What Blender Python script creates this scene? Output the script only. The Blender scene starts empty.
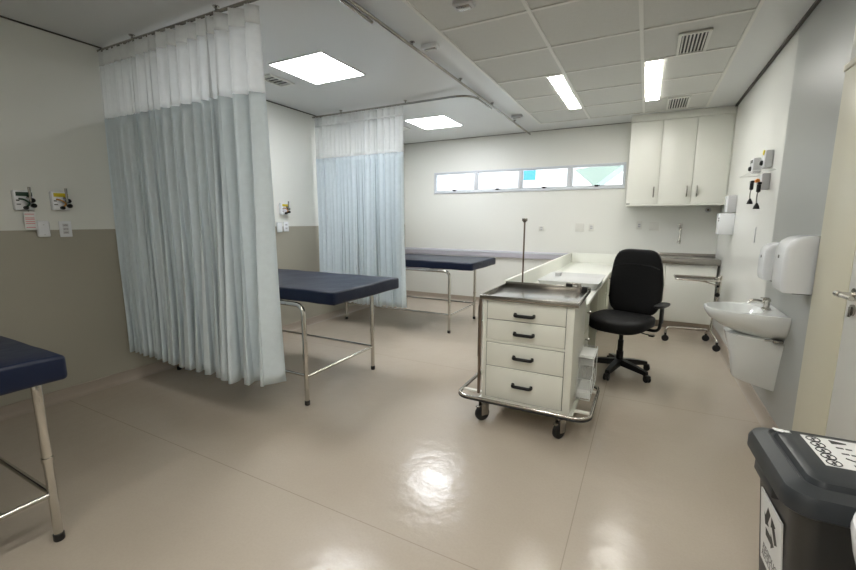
import bpy, bmesh, math, random
from mathutils import Vector, Matrix
random.seed(7)
scene = bpy.context.scene
col = scene.collection
PI = math.pi
XL, XR, YB, YF, ZC = -3.804, 0.816, 6.379, -2.2, 2.652

# ------------------------------------------------------------------ materials
def newmat(name):
    m = bpy.data.materials.new(name); m.use_nodes = True
    nt = m.node_tree
    return m, nt, nt.nodes['Principled BSDF'], nt.nodes['Material Output']
def lin(c):
    return tuple(((v/255)/12.92 if v/255 <= .04045 else ((v/255+.055)/1.055)**2.4) for v in c)
def mat(name, rgb, rough=.5, metal=0, nscale=6, namt=.06, bump=0, bscale=60, spec=.5, coat=0, emit=None, rvar=.08):
    m, nt, b, o = newmat(name); N, L = nt.nodes, nt.links
    tc = N.new('ShaderNodeTexCoord'); nz = N.new('ShaderNodeTexNoise'); nz.inputs['Scale'].default_value = nscale
    nz.inputs['Detail'].default_value = 4
    L.new(tc.outputs['Object'], nz.inputs['Vector'])
    mx = N.new('ShaderNodeMix'); mx.data_type = 'RGBA'
    c = lin(rgb)
    mx.inputs[6].default_value = tuple(v*(1-namt) for v in c)+(1,)
    mx.inputs[7].default_value = tuple(min(1, v*(1+namt)) for v in c)+(1,)
    L.new(nz.outputs['Fac'], mx.inputs[0]); L.new(mx.outputs[2], b.inputs['Base Color'])
    mr = N.new('ShaderNodeMapRange'); mr.inputs['To Min'].default_value = max(0, rough-rvar*rough*2); mr.inputs['To Max'].default_value = min(1, rough+rvar*rough*2)
    L.new(nz.outputs['Fac'], mr.inputs['Value']); L.new(mr.outputs['Result'], b.inputs['Roughness'])
    b.inputs['Metallic'].default_value = metal
    b.inputs['Specular IOR Level'].default_value = spec
    b.inputs['Coat Weight'].default_value = coat
    if bump:
        n2 = N.new('ShaderNodeTexNoise'); n2.inputs['Scale'].default_value = bscale; n2.inputs['Detail'].default_value = 3
        L.new(tc.outputs['Object'], n2.inputs['Vector'])
        bp = N.new('ShaderNodeBump'); bp.inputs['Strength'].default_value = bump; bp.inputs['Distance'].default_value = .01
        L.new(n2.outputs['Fac'], bp.inputs['Height']); L.new(bp.outputs['Normal'], b.inputs['Normal'])
    if emit:
        b.inputs['Emission Color'].default_value = lin(emit[0])+(1,); b.inputs['Emission Strength'].default_value = emit[1]
    return m

def two_tone(name, axis, edge, rgb_lo, rgb_hi, r_lo, r_hi, joints=0):
    """two paints that meet at a fixed line on the wall"""
    m, nt, b, o = newmat(name); N, L = nt.nodes, nt.links
    g = N.new('ShaderNodeNewGeometry'); s = N.new('ShaderNodeSeparateXYZ'); L.new(g.outputs['Position'], s.inputs[0])
    gt = N.new('ShaderNodeMath'); gt.operation = 'GREATER_THAN'; gt.inputs[1].default_value = edge
    L.new(s.outputs[axis], gt.inputs[0])
    nz = N.new('ShaderNodeTexNoise'); nz.inputs['Scale'].default_value = 1.2; L.new(g.outputs['Position'], nz.inputs['Vector'])
    mx = N.new('ShaderNodeMix'); mx.data_type = 'RGBA'
    mx.inputs[6].default_value = lin(rgb_lo)+(1,); mx.inputs[7].default_value = lin(rgb_hi)+(1,)
    L.new(gt.outputs[0], mx.inputs[0])
    hs = N.new('ShaderNodeHueSaturation'); mr = N.new('ShaderNodeMapRange')
    mr.inputs['To Min'].default_value = .965; mr.inputs['To Max'].default_value = 1.035
    L.new(nz.outputs['Fac'], mr.inputs['Value']); L.new(mr.outputs['Result'], hs.inputs['Value']); L.new(mx.outputs[2], hs.inputs['Color'])
    src = hs.outputs['Color']
    if joints:
        md = N.new('ShaderNodeMath'); md.operation = 'MODULO'; md.inputs[1].default_value = joints
        L.new(s.outputs[2], md.inputs[0])
        lt = N.new('ShaderNodeMath'); lt.operation = 'LESS_THAN'; lt.inputs[1].default_value = .006; L.new(md.outputs[0], lt.inputs[0])
        mul = N.new('ShaderNodeMath'); mul.operation = 'MULTIPLY'; L.new(lt.outputs[0], mul.inputs[0]); L.new(gt.outputs[0], mul.inputs[1])
        m2 = N.new('ShaderNodeMix'); m2.data_type = 'RGBA'; L.new(mul.outputs[0], m2.inputs[0]); L.new(src, m2.inputs[6])
        m2.inputs[7].default_value = lin((190, 190, 184))+(1,); src = m2.outputs[2]
    L.new(src, b.inputs['Base Color'])
    rr = N.new('ShaderNodeMapRange'); rr.inputs['To Min'].default_value = r_lo; rr.inputs['To Max'].default_value = r_hi
    L.new(gt.outputs[0], rr.inputs['Value']); L.new(rr.outputs['Result'], b.inputs['Roughness'])
    return m

def floor_mat():
    m, nt, b, o = newmat('beige vinyl sheet'); N, L = nt.nodes, nt.links
    g = N.new('ShaderNodeNewGeometry')
    n1 = N.new('ShaderNodeTexNoise'); n1.inputs['Scale'].default_value = 1.4; n1.inputs['Detail'].default_value = 5
    n2 = N.new('ShaderNodeTexNoise'); n2.inputs['Scale'].default_value = 90; n2.inputs['Detail'].default_value = 2
    for n in (n1, n2): L.new(g.outputs['Position'], n.inputs['Vector'])
    mx = N.new('ShaderNodeMix'); mx.data_type = 'RGBA'
    mx.inputs[6].default_value = lin((172, 160, 146))+(1,); mx.inputs[7].default_value = lin((184, 173, 159))+(1,)
    L.new(n1.outputs['Fac'], mx.inputs[0])
    m3 = N.new('ShaderNodeMix'); m3.data_type = 'RGBA'; m3.blend_type = 'MULTIPLY'; m3.inputs[0].default_value = .03
    cr = N.new('ShaderNodeValToRGB'); cr.color_ramp.elements[0].position = .35; cr.color_ramp.elements[1].position = .6
    L.new(n2.outputs['Fac'], cr.inputs[0]); L.new(mx.outputs[2], m3.inputs[6]); L.new(cr.outputs[0], m3.inputs[7])
    # welded seams between the sheets and a few scratches
    s = N.new('ShaderNodeSeparateXYZ'); L.new(g.outputs['Position'], s.inputs[0])
    def seam(axis, off, per, w):
        a = N.new('ShaderNodeMath'); a.operation = 'ADD'; a.inputs[1].default_value = 40*per-off; L.new(s.outputs[axis], a.inputs[0])
        md = N.new('ShaderNodeMath'); md.operation = 'MODULO'; md.inputs[1].default_value = per; L.new(a.outputs[0], md.inputs[0])
        lt = N.new('ShaderNodeMath'); lt.operation = 'LESS_THAN'; lt.inputs[1].default_value = w; L.new(md.outputs[0], lt.inputs[0])
        return lt
    s1 = seam(1, 1.345, 2.0, .0045); s2 = seam(0, -.2, 4.2, .004)
    mxx = N.new('ShaderNodeMath'); mxx.operation = 'MAXIMUM'; L.new(s1.outputs[0], mxx.inputs[0]); L.new(s2.outputs[0], mxx.inputs[1])
    wv = N.new('ShaderNodeTexNoise'); wv.inputs['Scale'].default_value = 3; wv.inputs['Detail'].default_value = 2
    mp = N.new('ShaderNodeMapping'); mp.inputs['Scale'].default_value = (1.2, 7, 1); mp.inputs['Rotation'].default_value = (0, 0, .6)
    L.new(g.outputs['Position'], mp.inputs[0]); L.new(mp.outputs[0], wv.inputs['Vector'])
    m4 = N.new('ShaderNodeMix'); m4.data_type = 'RGBA'
    sc = N.new('ShaderNodeMath'); sc.operation = 'MULTIPLY'; sc.inputs[1].default_value = .35; L.new(mxx.outputs[0], sc.inputs[0])
    L.new(sc.outputs[0], m4.inputs[0]); L.new(m3.outputs[2], m4.inputs[6]); m4.inputs[7].default_value = lin((95, 84, 74))+(1,)
    L.new(m4.outputs[2], b.inputs['Base Color'])
    mr = N.new('ShaderNodeMapRange'); mr.inputs['To Min'].default_value = .13; mr.inputs['To Max'].default_value = .27
    L.new(wv.outputs['Fac'], mr.inputs['Value']); L.new(mr.outputs['Result'], b.inputs['Roughness'])
    n5 = N.new('ShaderNodeTexNoise'); n5.inputs['Scale'].default_value = 11; n5.inputs['Detail'].default_value = 3; L.new(g.outputs['Position'], n5.inputs['Vector'])
    bp = N.new('ShaderNodeBump'); bp.inputs['Strength'].default_value = .2; bp.inputs['Distance'].default_value = .012
    L.new(n5.outputs['Fac'], bp.inputs['Height']); L.new(bp.outputs['Normal'], b.inputs['Normal'])
    b.inputs['Specular IOR Level'].default_value = .42
    return m

def cloth_mat(name, rgb, alpha, transl=.35):
    m, nt, b, o = newmat(name); N, L = nt.nodes, nt.links
    tc = N.new('ShaderNodeTexCoord')
    w = N.new('ShaderNodeTexNoise'); w.inputs['Scale'].default_value = 25; w.inputs['Detail'].default_value = 5; L.new(tc.outputs['Object'], w.inputs['Vector'])
    mx = N.new('ShaderNodeMix'); mx.data_type = 'RGBA'; c = lin(rgb)
    mx.inputs[6].default_value = tuple(v*.93 for v in c)+(1,); mx.inputs[7].default_value = tuple(min(1, v*1.07) for v in c)+(1,)
    L.new(w.outputs['Fac'], mx.inputs[0]); L.new(mx.outputs[2], b.inputs['Base Color'])
    b.inputs['Roughness'].default_value = .75; b.inputs['Specular IOR Level'].default_value = .25
    tl = N.new('ShaderNodeBsdfTranslucent'); L.new(mx.outputs[2], tl.inputs['Color'])
    s1 = N.new('ShaderNodeMixShader'); s1.inputs[0].default_value = transl
    L.new(b.outputs[0], s1.inputs[1]); L.new(tl.outputs[0], s1.inputs[2])
    out = s1.outputs[0]
    if alpha < 1:
        tr = N.new('ShaderNodeBsdfTransparent'); s2 = N.new('ShaderNodeMixShader'); s2.inputs[0].default_value = alpha
        L.new(tr.outputs[0], s2.inputs[1]); L.new(out, s2.inputs[2]); out = s2.outputs[0]
    L.new(out, o.inputs['Surface'])
    return m

def clear_mat(name, rgb, amt, rough=.05):
    m, nt, b, o = newmat(name); N, L = nt.nodes, nt.links
    b.inputs['Base Color'].default_value = lin(rgb)+(1,); b.inputs['Roughness'].default_value = rough
    nz = N.new('ShaderNodeTexNoise'); nz.inputs['Scale'].default_value = 3
    mr = N.new('ShaderNodeMapRange'); mr.inputs['To Min'].default_value = amt*.85; mr.inputs['To Max'].default_value = amt*1.15
    L.new(nz.outputs['Fac'], mr.inputs['Value'])
    tr = N.new('ShaderNodeBsdfTransparent'); s = N.new('ShaderNodeMixShader')
    L.new(mr.outputs['Result'], s.inputs[0]); L.new(tr.outputs[0], s.inputs[1]); L.new(b.outputs[0], s.inputs[2]); L.new(s.outputs[0], o.inputs['Surface'])
    return m

def ceiling_mat():
    return mat('ceiling plaster', (205, 206, 206), .33, nscale=1.5, namt=.03, bump=.05, bscale=3)

M = {}
M['wall_left'] = two_tone('left wall two paints', 2, 1.275, (160, 156, 143), (216, 217, 211), .38, .5)
M['wall_right'] = two_tone('right wall grey paint and white panels', 1, 3.82, (158, 160, 157), (228, 229, 225), .35, .22, joints=.0)
M['wall_back'] = mat('cream wall paint', (222, 222, 216), .45, nscale=1.3, namt=.025)
M['floor'] = floor_mat()
M['ceil'] = ceiling_mat()
M['tile'] = mat('mineral ceiling tile', (199, 199, 195), .7, nscale=40, namt=.05, bump=.2, bscale=150)
M['grid'] = mat('white grid steel', (214, 213, 208), .3, nscale=5, namt=.02)
M['shadow_gap'] = mat('dark shadow gap', (70, 66, 60), .6)
M['skirt'] = mat('vinyl coved skirting', (157, 146, 134), .3, nscale=3, namt=.05)
M['door_cream'] = mat('cream door frame enamel', (206, 201, 180), .35, nscale=2, namt=.03)
M['door'] = mat('white door enamel', (215, 214, 207), .3, nscale=2, namt=.02)
M['alu'] = mat('white aluminium window frame', (205, 209, 215), .35, nscale=3, namt=.02)
M['glass'] = clear_mat('window glass', (235, 250, 252), .06)
M['chrome'] = mat('polished steel tube', (204, 200, 192), .18, 1, nscale=4, namt=.03, rvar=.03)
M['steel'] = mat('brushed stainless steel', (158, 154, 148), .24, 1, nscale=3, namt=.03, rvar=.02)
M['navy'] = mat('navy vinyl upholstery', (14, 24, 47), .42, nscale=5, namt=.10, bump=.4, bscale=9, spec=.3)
M['rubber'] = mat('black rubber', (18, 18, 18), .55)
M['black'] = mat('black plastic', (13, 13, 14), .4, nscale=20, spec=.35)
M['blackfab'] = mat('black upholstery', (9, 9, 10), .6, nscale=40, namt=.2, bump=.12, bscale=120, spec=.25)
M['cartwhite'] = mat('white powder coated steel', (224, 224, 214), .32, nscale=3, namt=.02)
M['laminate'] = mat('white laminate', (228, 229, 221), .42, nscale=2, namt=.02)
M['cabinet'] = mat('white cabinet laminate', (222, 222, 214), .35, nscale=2, namt=.02)
M['desk_in'] = mat('pale green-white desk edge', (214, 216, 200), .4)
M['tray'] = mat('grey-white plastic tray', (196, 197, 195), .35)
M['ceramic'] = mat('white glazed ceramic', (226, 228, 226), .08, nscale=2, namt=.01, coat=.4)
M['plastic_w'] = mat('white glossy plastic', (224, 226, 229), .18, nscale=3, namt=.01)
M['plastic_g'] = mat('light grey plastic', (190, 190, 192), .4, nscale=3, namt=.02)
M['bin'] = mat('dark grey plastic', (46, 49, 52), .36, nscale=8, namt=.08)
M['binbody'] = mat('dark grey plastic body', (50, 49, 47), .45, nscale=8, namt=.08)
M['label'] = mat('white sticker', (222, 222, 220), .5)
M['ink'] = mat('black ink', (30, 30, 30), .5)
M['inkgrey'] = mat('grey ink', (120, 120, 118), .5)
M['green'] = mat('dark green plastic', (18, 52, 36), .4)
M['yellow'] = mat('yellow plastic', (206, 186, 30), .4)
M['brass'] = mat('brass fitting', (190, 140, 80), .3, 1)
M['pinkink'] = mat('pink print', (214, 150, 150), .6)
M['orange'] = mat('orange tubing', (214, 130, 50), .4)
M['wall_plate'] = mat('off-white wall plate', (214, 213, 206), .35)
M['clear'] = clear_mat('clear plastic', (235, 238, 238), .12, .12)
M['clearedge'] = mat('white cut acrylic edge', (235, 236, 234), .2)
M['lamp'] = mat('lit diffuser', (255, 255, 255), .5, emit=((250, 252, 255), 14))
M['lampfl'] = mat('lit tube diffuser', (255, 255, 255), .5, emit=((255, 253, 246), 14))
M['ventdark'] = mat('dark vent interior', (30, 30, 30), .6)
M['railgrey'] = mat('lilac grey bumper vinyl', (186, 183, 194), .4)
M['rod'] = mat('brown oxidised steel', (120, 105, 92), .35, .8)
M['curtain'] = cloth_mat('pale blue-grey curtain cloth', (214, 224, 229), 1, .10)
M['sheer'] = cloth_mat('white mesh cloth', (232, 234, 234), .52, .4)
M['sheer_hem'] = cloth_mat('white hem cloth', (230, 231, 230), .78, .35)
M['facade'] = mat('sunlit white facade', (235, 240, 240), .8)
M['bluepanel'] = mat('light blue sign board', (70, 160, 200), .6)
M['canopy'] = mat('pale green translucent roofing', (150, 165, 155), .7)

# ------------------------------------------------------------------ mesh helpers
def NB(): return bmesh.new()
def box(bm, x0, x1, y0, y1, z0, z1, bev=0, seg=2, rot=None):
    t = bmesh.new(); bmesh.ops.create_cube(t, size=1)
    for v in t.verts:
        v.co = Vector(((x0+x1)/2+v.co.x*(x1-x0), (y0+y1)/2+v.co.y*(y1-y0), (z0+z1)/2+v.co.z*(z1-z0)))
    if bev: bmesh.ops.bevel(t, geom=t.edges[:], offset=bev, segments=seg, profile=.5, affect='EDGES')
    if rot: bmesh.ops.transform(t, matrix=rot, verts=t.verts)
    merge(bm, t); return bm
def merge(bm, t):
    me = bpy.data.meshes.new('tmp'); t.to_mesh(me); t.free(); bm.from_mesh(me); bpy.data.meshes.remove(me)
def fillet(pts, r, n=6):
    P = [Vector(p) for p in pts]; out = [P[0]]
    for i in range(1, len(P)-1):
        a, b, c = P[i-1], P[i], P[i+1]; u = (a-b); v = (c-b)
        d = min(r, u.length*.49, v.length*.49); u.normalize(); v.normalize()
        p0, p1 = b+u*d, b+v*d
        for k in range(n+1):
            t = k/n; out.append(p0*(1-t)**2+b*2*t*(1-t)+p1*t*t)
    out.append(P[-1]); return out
def tube(bm, pts, r, seg=12, closed=False, caps=True, rf=None):
    P = [Vector(p) for p in pts]; n = len(P); rings = []
    prev = None
    for i, p in enumerate(P):
        if closed: t = P[(i+1) % n]-P[i-1]
        else: t = (P[min(i+1, n-1)]-P[max(i-1, 0)])
        t.normalize()
        if prev is None:
            up = Vector((0, 0, 1)) if abs(t.z) < .9 else Vector((1, 0, 0)); a = t.cross(up).normalized()
        else:
            a = (prev-t*prev.dot(t)); a = a.normalized() if a.length > 1e-6 else t.orthogonal().normalized()
        prev = a; b = t.cross(a)
        rr = r if rf is None else rf(i/(n-1))
        rings.append([bm.verts.new(p+a*math.cos(2*PI*k/seg)*rr+b*math.sin(2*PI*k/seg)*rr) for k in range(seg)])
    m = n if closed else n-1
    for i in range(m):
        A, B = rings[i], rings[(i+1) % n]
        for k in range(seg):
            bm.faces.new((A[k], A[(k+1) % seg], B[(k+1) % seg], B[k]))
    if caps and not closed:
        bm.faces.new(rings[0][::-1]); bm.faces.new(rings[-1])
    return bm
def cyl(bm, p0, p1, r, seg=20, r2=None):
    return tube(bm, [p0, p1], r, seg, rf=(None if r2 is None else (lambda t: r+(r2-r)*t)))
def lathe(bm, prof, c=(0, 0, 0), seg=32, axis='z'):
    rings = []
    for r, z in prof:
        ring = []
        for k in range(seg):
            a = 2*PI*k/seg; x, y = r*math.cos(a), r*math.sin(a)
            v = {'z': (x, y, z), 'x': (z, x, y), 'y': (x, z, y)}[axis]
            ring.append(bm.verts.new((c[0]+v[0], c[1]+v[1], c[2]+v[2])))
        rings.append(ring)
    for A, B in zip(rings, rings[1:]):
        for k in range(seg): bm.faces.new((A[k], A[(k+1) % seg], B[(k+1) % seg], B[k]))
    if prof[0][0] > 1e-5: bm.faces.new(rings[0][::-1])
    if prof[-1][0] > 1e-5: bm.faces.new(rings[-1])
    return bm
def loft(bm, loops, cap0=True, cap1=True):
    R = [[bm.verts.new(p) for p in l] for l in loops]; n = len(R[0])
    for A, B in zip(R, R[1:]):
        for k in range(n): bm.faces.new((A[k], A[(k+1) % n], B[(k+1) % n], B[k]))
    if cap0: bm.faces.new(R[0][::-1])
    if cap1: bm.faces.new(R[-1])
    return bm
def rrect(x0, x1, y0, y1, z, r, n=6):
    out = []
    for cx, cy, a0 in ((x1-r, y0+r, -PI/2), (x1-r, y1-r, 0), (x0+r, y1-r, PI/2), (x0+r, y0+r, PI)):
        for k in range(n+1):
            a = a0+PI/2*k/n; out.append((cx+r*math.cos(a), cy+r*math.sin(a), z))
    return out
def superpad(bm, w, d, h, e1=.35, e2=.35, nu=40, nv=20, shape=None):
    def sp(c, e): return math.copysign(abs(c)**e, c)
    rings = []
    for j in range(nv+1):
        ph = -PI/2+PI*j/nv; ring = []
        for i in range(nu):
            th = 2*PI*i/nu
            x = w/2*sp(math.cos(ph), e1)*sp(math.cos(th), e2); y = d/2*sp(math.cos(ph), e1)*sp(math.sin(th), e2); z = h/2*sp(math.sin(ph), e1)
            p = Vector((x, y, z))
            if shape: p = shape(p)
            ring.append(bm.verts.new(p))
        rings.append(ring)
    for A, B in zip(rings, rings[1:]):
        for k in range(nu): bm.faces.new((A[k], A[(k+1) % nu], B[(k+1) % nu], B[k]))
    bmesh.ops.remove_doubles(bm, verts=bm.verts, dist=1e-5)
    return bm
def obj(name, bm, m, parent=None, smooth=True, label=None):
    bmesh.ops.recalc_face_normals(bm, faces=bm.faces)
    me = bpy.data.meshes.new(name); bm.to_mesh(me); bm.free()
    mats = m if isinstance(m, (list, tuple)) else [m]
    for q in mats: me.materials.append(q)
    if smooth:
        me.polygons.foreach_set('use_smooth', [True]*len(me.polygons))
        try: me.set_sharp_from_angle(angle=math.radians(38))
        except Exception: pass
    o = bpy.data.objects.new(name, me); col.objects.link(o)
    if parent: o.parent = parent
    if label: o['label'] = label
    return o
def thing(name, label, cat, loc=(0, 0, 0), rz=0, group=None):
    o = bpy.data.objects.new(name, None); col.objects.link(o); o.location = loc; o.rotation_euler = (0, 0, rz)
    o.empty_display_size = .1
    o['label'] = label; o['category'] = cat
    if group: o['group'] = group
    return o
def tag(o, label, cat, group=None):
    o['label'] = label; o['category'] = cat
    if group: o['group'] = group
    return o
def struct(name, bm, m, smooth=False, parent=None):
    o = obj(name, bm, m, parent, smooth)
    if parent is None: o['kind'] = 'structure'
    return o
def dup(root, loc, label, rz=None, group=None):
    r = root.copy(); col.objects.link(r); r.location = loc; r['label'] = label
    if rz is not None: r.rotation_euler = (0, 0, rz)
    if group: r['group'] = group
    for ch in list(root.children):
        c = ch.copy(); col.objects.link(c); c.parent = r
        for g in list(ch.children):
            d = g.copy(); col.objects.link(d); d.parent = c
    return r
def text(name, s, size, loc, rot, m, parent, align='CENTER', sx=1):
    cu = bpy.data.curves.new(name, 'FONT'); cu.body = s; cu.size = size; cu.align_x = align; cu.align_y = 'CENTER'; cu.extrude = .0003
    cu.materials.append(m)
    t = bpy.data.objects.new(name+'_c', cu); col.objects.link(t)
    dg = bpy.context.evaluated_depsgraph_get(); me = bpy.data.meshes.new_from_object(t.evaluated_get(dg))
    bpy.data.objects.remove(t)
    o = bpy.data.objects.new(name, me); col.objects.link(o)
    o.location = loc; o.rotation_euler = rot; o.scale = (sx, 1, 1); o.parent = parent
    return o

# ------------------------------------------------------------------ room shell
T = .15
struct('floor', box(NB(), XL-T, XR+T, YF-T, YB+T, -.1, 0), M['floor'])
struct('wall_left', box(NB(), XL-T, XL, YF-T, YB+T, 0, ZC+.1), M['wall_left'])
b = NB(); box(b, XR, XR+T, YF, YB+T, 0, ZC+.1); struct('wall_right', b, M['wall_right'])
b = NB(); box(b, XL-T, XR+T, YF-T, YF, 0, ZC+.1); struct('wall_front', b, M['wall_back'])
WX0, WX1, WZ0, WZ1 = -3.22, -.30, 1.79, 2.135
b = NB()
box(b, XL, WX0, YB, YB+T, 0, ZC+.1); box(b, WX1, XR, YB, YB+T, 0, ZC+.1)
box(b, WX0, WX1, YB, YB+T, 0, WZ0); box(b, WX0, WX1, YB, YB+T, WZ1, ZC+.1)
struct('wall_back', b, M['wall_back'])
# ceiling: smooth plaster over the beds, suspended tiles over the rest
GX = [-1.384, -.752, -.128, .515]; GY0, GYN = 5.925, -2.2
b = NB(); box(b, XL-T, GX[0], YF-T, YB+T, ZC, ZC+.1); box(b, GX[-1], XR+T, YF-T, YB+T, ZC, ZC+.1); box(b, GX[0], GX[-1], GY0, YB+T, ZC, ZC+.1)
struct('ceiling', b, M['ceil'])
b = NB(); box(b, GX[0], GX[-1], YF-T, GY0, ZC+.004, ZC+.1); struct('ceiling_tiles', b, M['tile'])
b = NB()
for x in GX: box(b, x-.012, x+.012, YF, GY0, ZC-.004, ZC+.01)
y = GY0
while y > YF:
    box(b, GX[0], GX[-1], y-.012, y+.012, ZC-.003, ZC+.01); y -= .625
struct('ceiling_grid', b, M['grid'])
b = NB(); box(b, XL, XL+.008, YF, YB, ZC-.009, ZC); box(b, XL, -.26, YB-.005, YB, ZC-.005, ZC); box(b, XR-.02, XR, YF, YB, ZC-.018, ZC)
struct('shadow_gap_strip', b, M['shadow_gap'])  # dark-coloured strips stand in for the shade in the ceiling-edge gap
def skirt(name, p0, p1, nrm):
    bm = NB(); p0, p1, n = Vector(p0), Vector(p1), Vector(nrm)
    prof = [(0, 0), (.04, 0), (.03, .003), (.018, .012), (.009, .03), (.008, .085), (0, .088)]
    loft(bm, [[p+n*a+Vector((0, 0, z+.0005)) for a, z in prof] for p in (p0, p1)])
    struct(name, bm, M['skirt'], smooth=True)
skirt('baseboard_left', (XL, YF, 0), (XL, YB, 0), (1, 0, 0))
skirt('baseboard_back', (XL, YB, 0), (XR, YB, 0), (0, -1, 0))
skirt('baseboard_right', (XR, 2.79, 0), (XR, YB, 0), (-1, 0, 0))

# window: one long strip of four tilting sashes
win = bpy.data.objects.new('window_1', None); col.objects.link(win); win['kind'] = 'structure'
PX = [(-3.18, -2.51), (-2.43, -1.79), (-1.71, -1.07), (-.985, -.335)]; PZ0, PZ1 = 1.845, 2.10
b = NB()
box(b, WX0, WX1, YB-.02, YB+.06, WZ0, PZ0-.02, .004); box(b, WX0, WX1, YB-.02, YB+.06, PZ1+.012, WZ1, .004)
xs = [WX0]+[v for p in PX for v in (p[0]-.015, p[1]+.015)]+[WX1]
for i in range(0, len(xs), 2): box(b, xs[i], xs[i+1], YB-.018, YB+.06, PZ0-.02, PZ1+.012, .003)
obj('window_frame', b, M['alu'], win)
for x0, x1 in PX:
    b = NB(); t = .022
    box(b, x0-.012, x1+.012, YB-.01, YB+.02, PZ0-.02, PZ0, .003); box(b, x0-.012, x1+.012, YB-.01, YB+.02, PZ1-.004, PZ1+.012, .003)
    box(b, x0-.015, x0, YB-.01, YB+.02, PZ0, PZ1, .002); box(b, x1, x1+.015, YB-.01, YB+.02, PZ0, PZ1, .002)
    s = obj('window_sash', b, M['alu'], win)
    obj('pane', box(NB(), x0, x1, YB+.004, YB+.009, PZ0, PZ1), M['glass'], s)
    b = NB(); xc = (x0+x1)/2; box(b, xc-.03, xc+.045, YB-.045, YB-.02, PZ0-.012, PZ0, .004); box(b, xc-.022, xc+.022, YB-.035, YB-.01, PZ0-.022, PZ0+.004, .004)
    obj('latch', b, M['black'], s)

# door on the right wall
door = bpy.data.objects.new('door_1', None); col.objects.link(door); door['kind'] = 'structure'
b = NB(); box(b, XR-.03, XR-.001, 2.380, 2.785, 0, 2.055, .004); box(b, XR-.036, XR-.001, 1.22, 2.79, 2.055, 2.085, .003)
obj('door_frame', b, M['door_cream'], door)
obj('transom_panel', box(NB(), XR-.022, XR-.001, 1.25, 2.77, 2.087, ZC-.03, .003), M['door'], door)
lf = obj('door_leaf', box(NB(), XR-.03, XR-.001, 1.27, 2.372, .01, 2.05, .003), M['door'], door)
b = NB(); hz = 1.050; hy = 2.300
cyl(b, (XR-.03, hy, hz), (XR-.038, hy, hz), .027); tube(b, fillet([(XR-.036, hy, hz), (XR-.085, hy, hz), (XR-.085, hy-.13, hz)], .02), .0095, 12)
cyl(b, (XR-.085, hy+.012, hz), (XR-.085, hy-.02, hz), .013)
obj('door_handle', b, M['chrome'], lf)
b = NB(); cyl(b, (XR-.03, hy, .985), (XR-.037, hy, .985), .024); box(b, XR-.045, XR-.036, hy-.006, hy+.006, .955, 1.0, .003)
obj('lock_cylinder', b, M['steel'], lf)

# bumper rail on the back wall
b = NB(); box(b, XL+.002, -.965, YB-.045, YB-.0005, .768, .872, .008)
o = struct('trim_2', b, M['railgrey'], True)
b = NB(); box(b, XL+.002, -.965, YB-.052, YB-.043, .84, .862, .003); struct('trim_3', b, M['alu'], True)

# ------------------------------------------------------------------ ceiling fittings
def panel_light(x0, x1, y0, y1, name, label, lampm, fr=.012, group=None):
    t = thing(name, label, 'ceiling light', ((x0+x1)/2, (y0+y1)/2, ZC), 0, group); w, d = (x1-x0)/2, (y1-y0)/2
    b = NB()
    box(b, -w-fr, w+fr, -d-fr, -d, -.008, -.0005); box(b, -w-fr, w+fr, d, d+fr, -.008, -.0005); box(b, -w-fr, -w, -d, d, -.008, -.0005); box(b, w, w+fr, -d, d, -.008, -.0005)
    obj('frame', b, M['grid'], t, False); obj('diffuser', box(NB(), -w, w, -d, d, -.0055, -.0006), lampm, t, False)
    return t
panel_light(-2.92, -2.355, 2.68, 3.245, 'panel_light', 'large square lit ceiling panel above the bed between the two curtains', M['lamp'])
panel_light(-2.91, -2.355, 4.90, 5.50, 'panel_light', 'square lit ceiling panel above the farthest bed, beyond the second curtain', M['lamp'])
panel_light(-.90, -.775, 4.07, 5.31, 'strip_light', 'slim lit strip light in the tiles nearer the curtains', M['lampfl'], .008)
panel_light(-.105, .02, 4.07, 5.33, 'strip_light', 'slim lit strip light in the tiles nearer the wall cupboards', M['lampfl'], .008)
panel_light(-.90, -.775, .25, 1.50, 'strip_light', 'slim added strip light overhead out of view, left one of two', M['lampfl'], .008)  # unseen pair added for more frontal light on the curtain and cart
panel_light(-.105, .02, .25, 1.50, 'strip_light', 'slim added strip light overhead out of view, right one of two', M['lampfl'], .008)
panel_light(-.90, -.775, -1.6, -.35, 'strip_light', 'slim unseen strip light assumed behind the viewpoint, left one of two', M['lampfl'], .008)  # unseen pair, assumed here as additional light from behind the viewpoint
panel_light(-.105, .02, -1.6, -.35, 'strip_light', 'slim unseen strip light assumed behind the viewpoint, right one of two', M['lampfl'], .008)

def vent(x0, x1, y0, y1, label, n=7, along='y'):
    t = thing('ceiling_vent', label, 'air vent', ((x0+x1)/2, (y0+y1)/2, ZC)); w, d = (x1-x0)/2, (y1-y0)/2
    obj('backing', box(NB(), -w, w, -d, d, -.003, -.0008), M['ventdark'], t, False)
    b = NB(); f = .02
    box(b, -w-f, w+f, -d-f, -d, -.014, -.001); box(b, -w-f, w+f, d, d+f, -.014, -.001); box(b, -w-f, -w, -d, d, -.014, -.001); box(b, w, w+f, -d, d, -.014, -.001)
    obj('frame', b, M['grid'], t, False)
    for i in range(n):
        if along == 'y':
            c = -w+(i+.5)*2*w/n; s = box(NB(), -.003, .003, -d, d, -.006, .003); M4 = Matrix.Translation((c, 0, -.007)) @ Matrix.Rotation(.9, 4, 'Y')
        else:
            c = -d+(i+.5)*2*d/n; s = box(NB(), -w, w, -.0045, .0045, -.009, .003); M4 = Matrix.Translation((0, c, -.006)) @ Matrix.Rotation(.5, 4, 'X')
        bmesh.ops.transform(s, matrix=M4, verts=s.verts); obj('slat', s, M['grid'], t, False)
    return t
vent(.125, .285, 3.62, 4.0, 'slatted ceiling vent nearer the viewer, in the tiles on the right')
vent(.125, .30, 5.36, 5.82, 'slatted ceiling vent close to the wall cupboards', 7)
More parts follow.
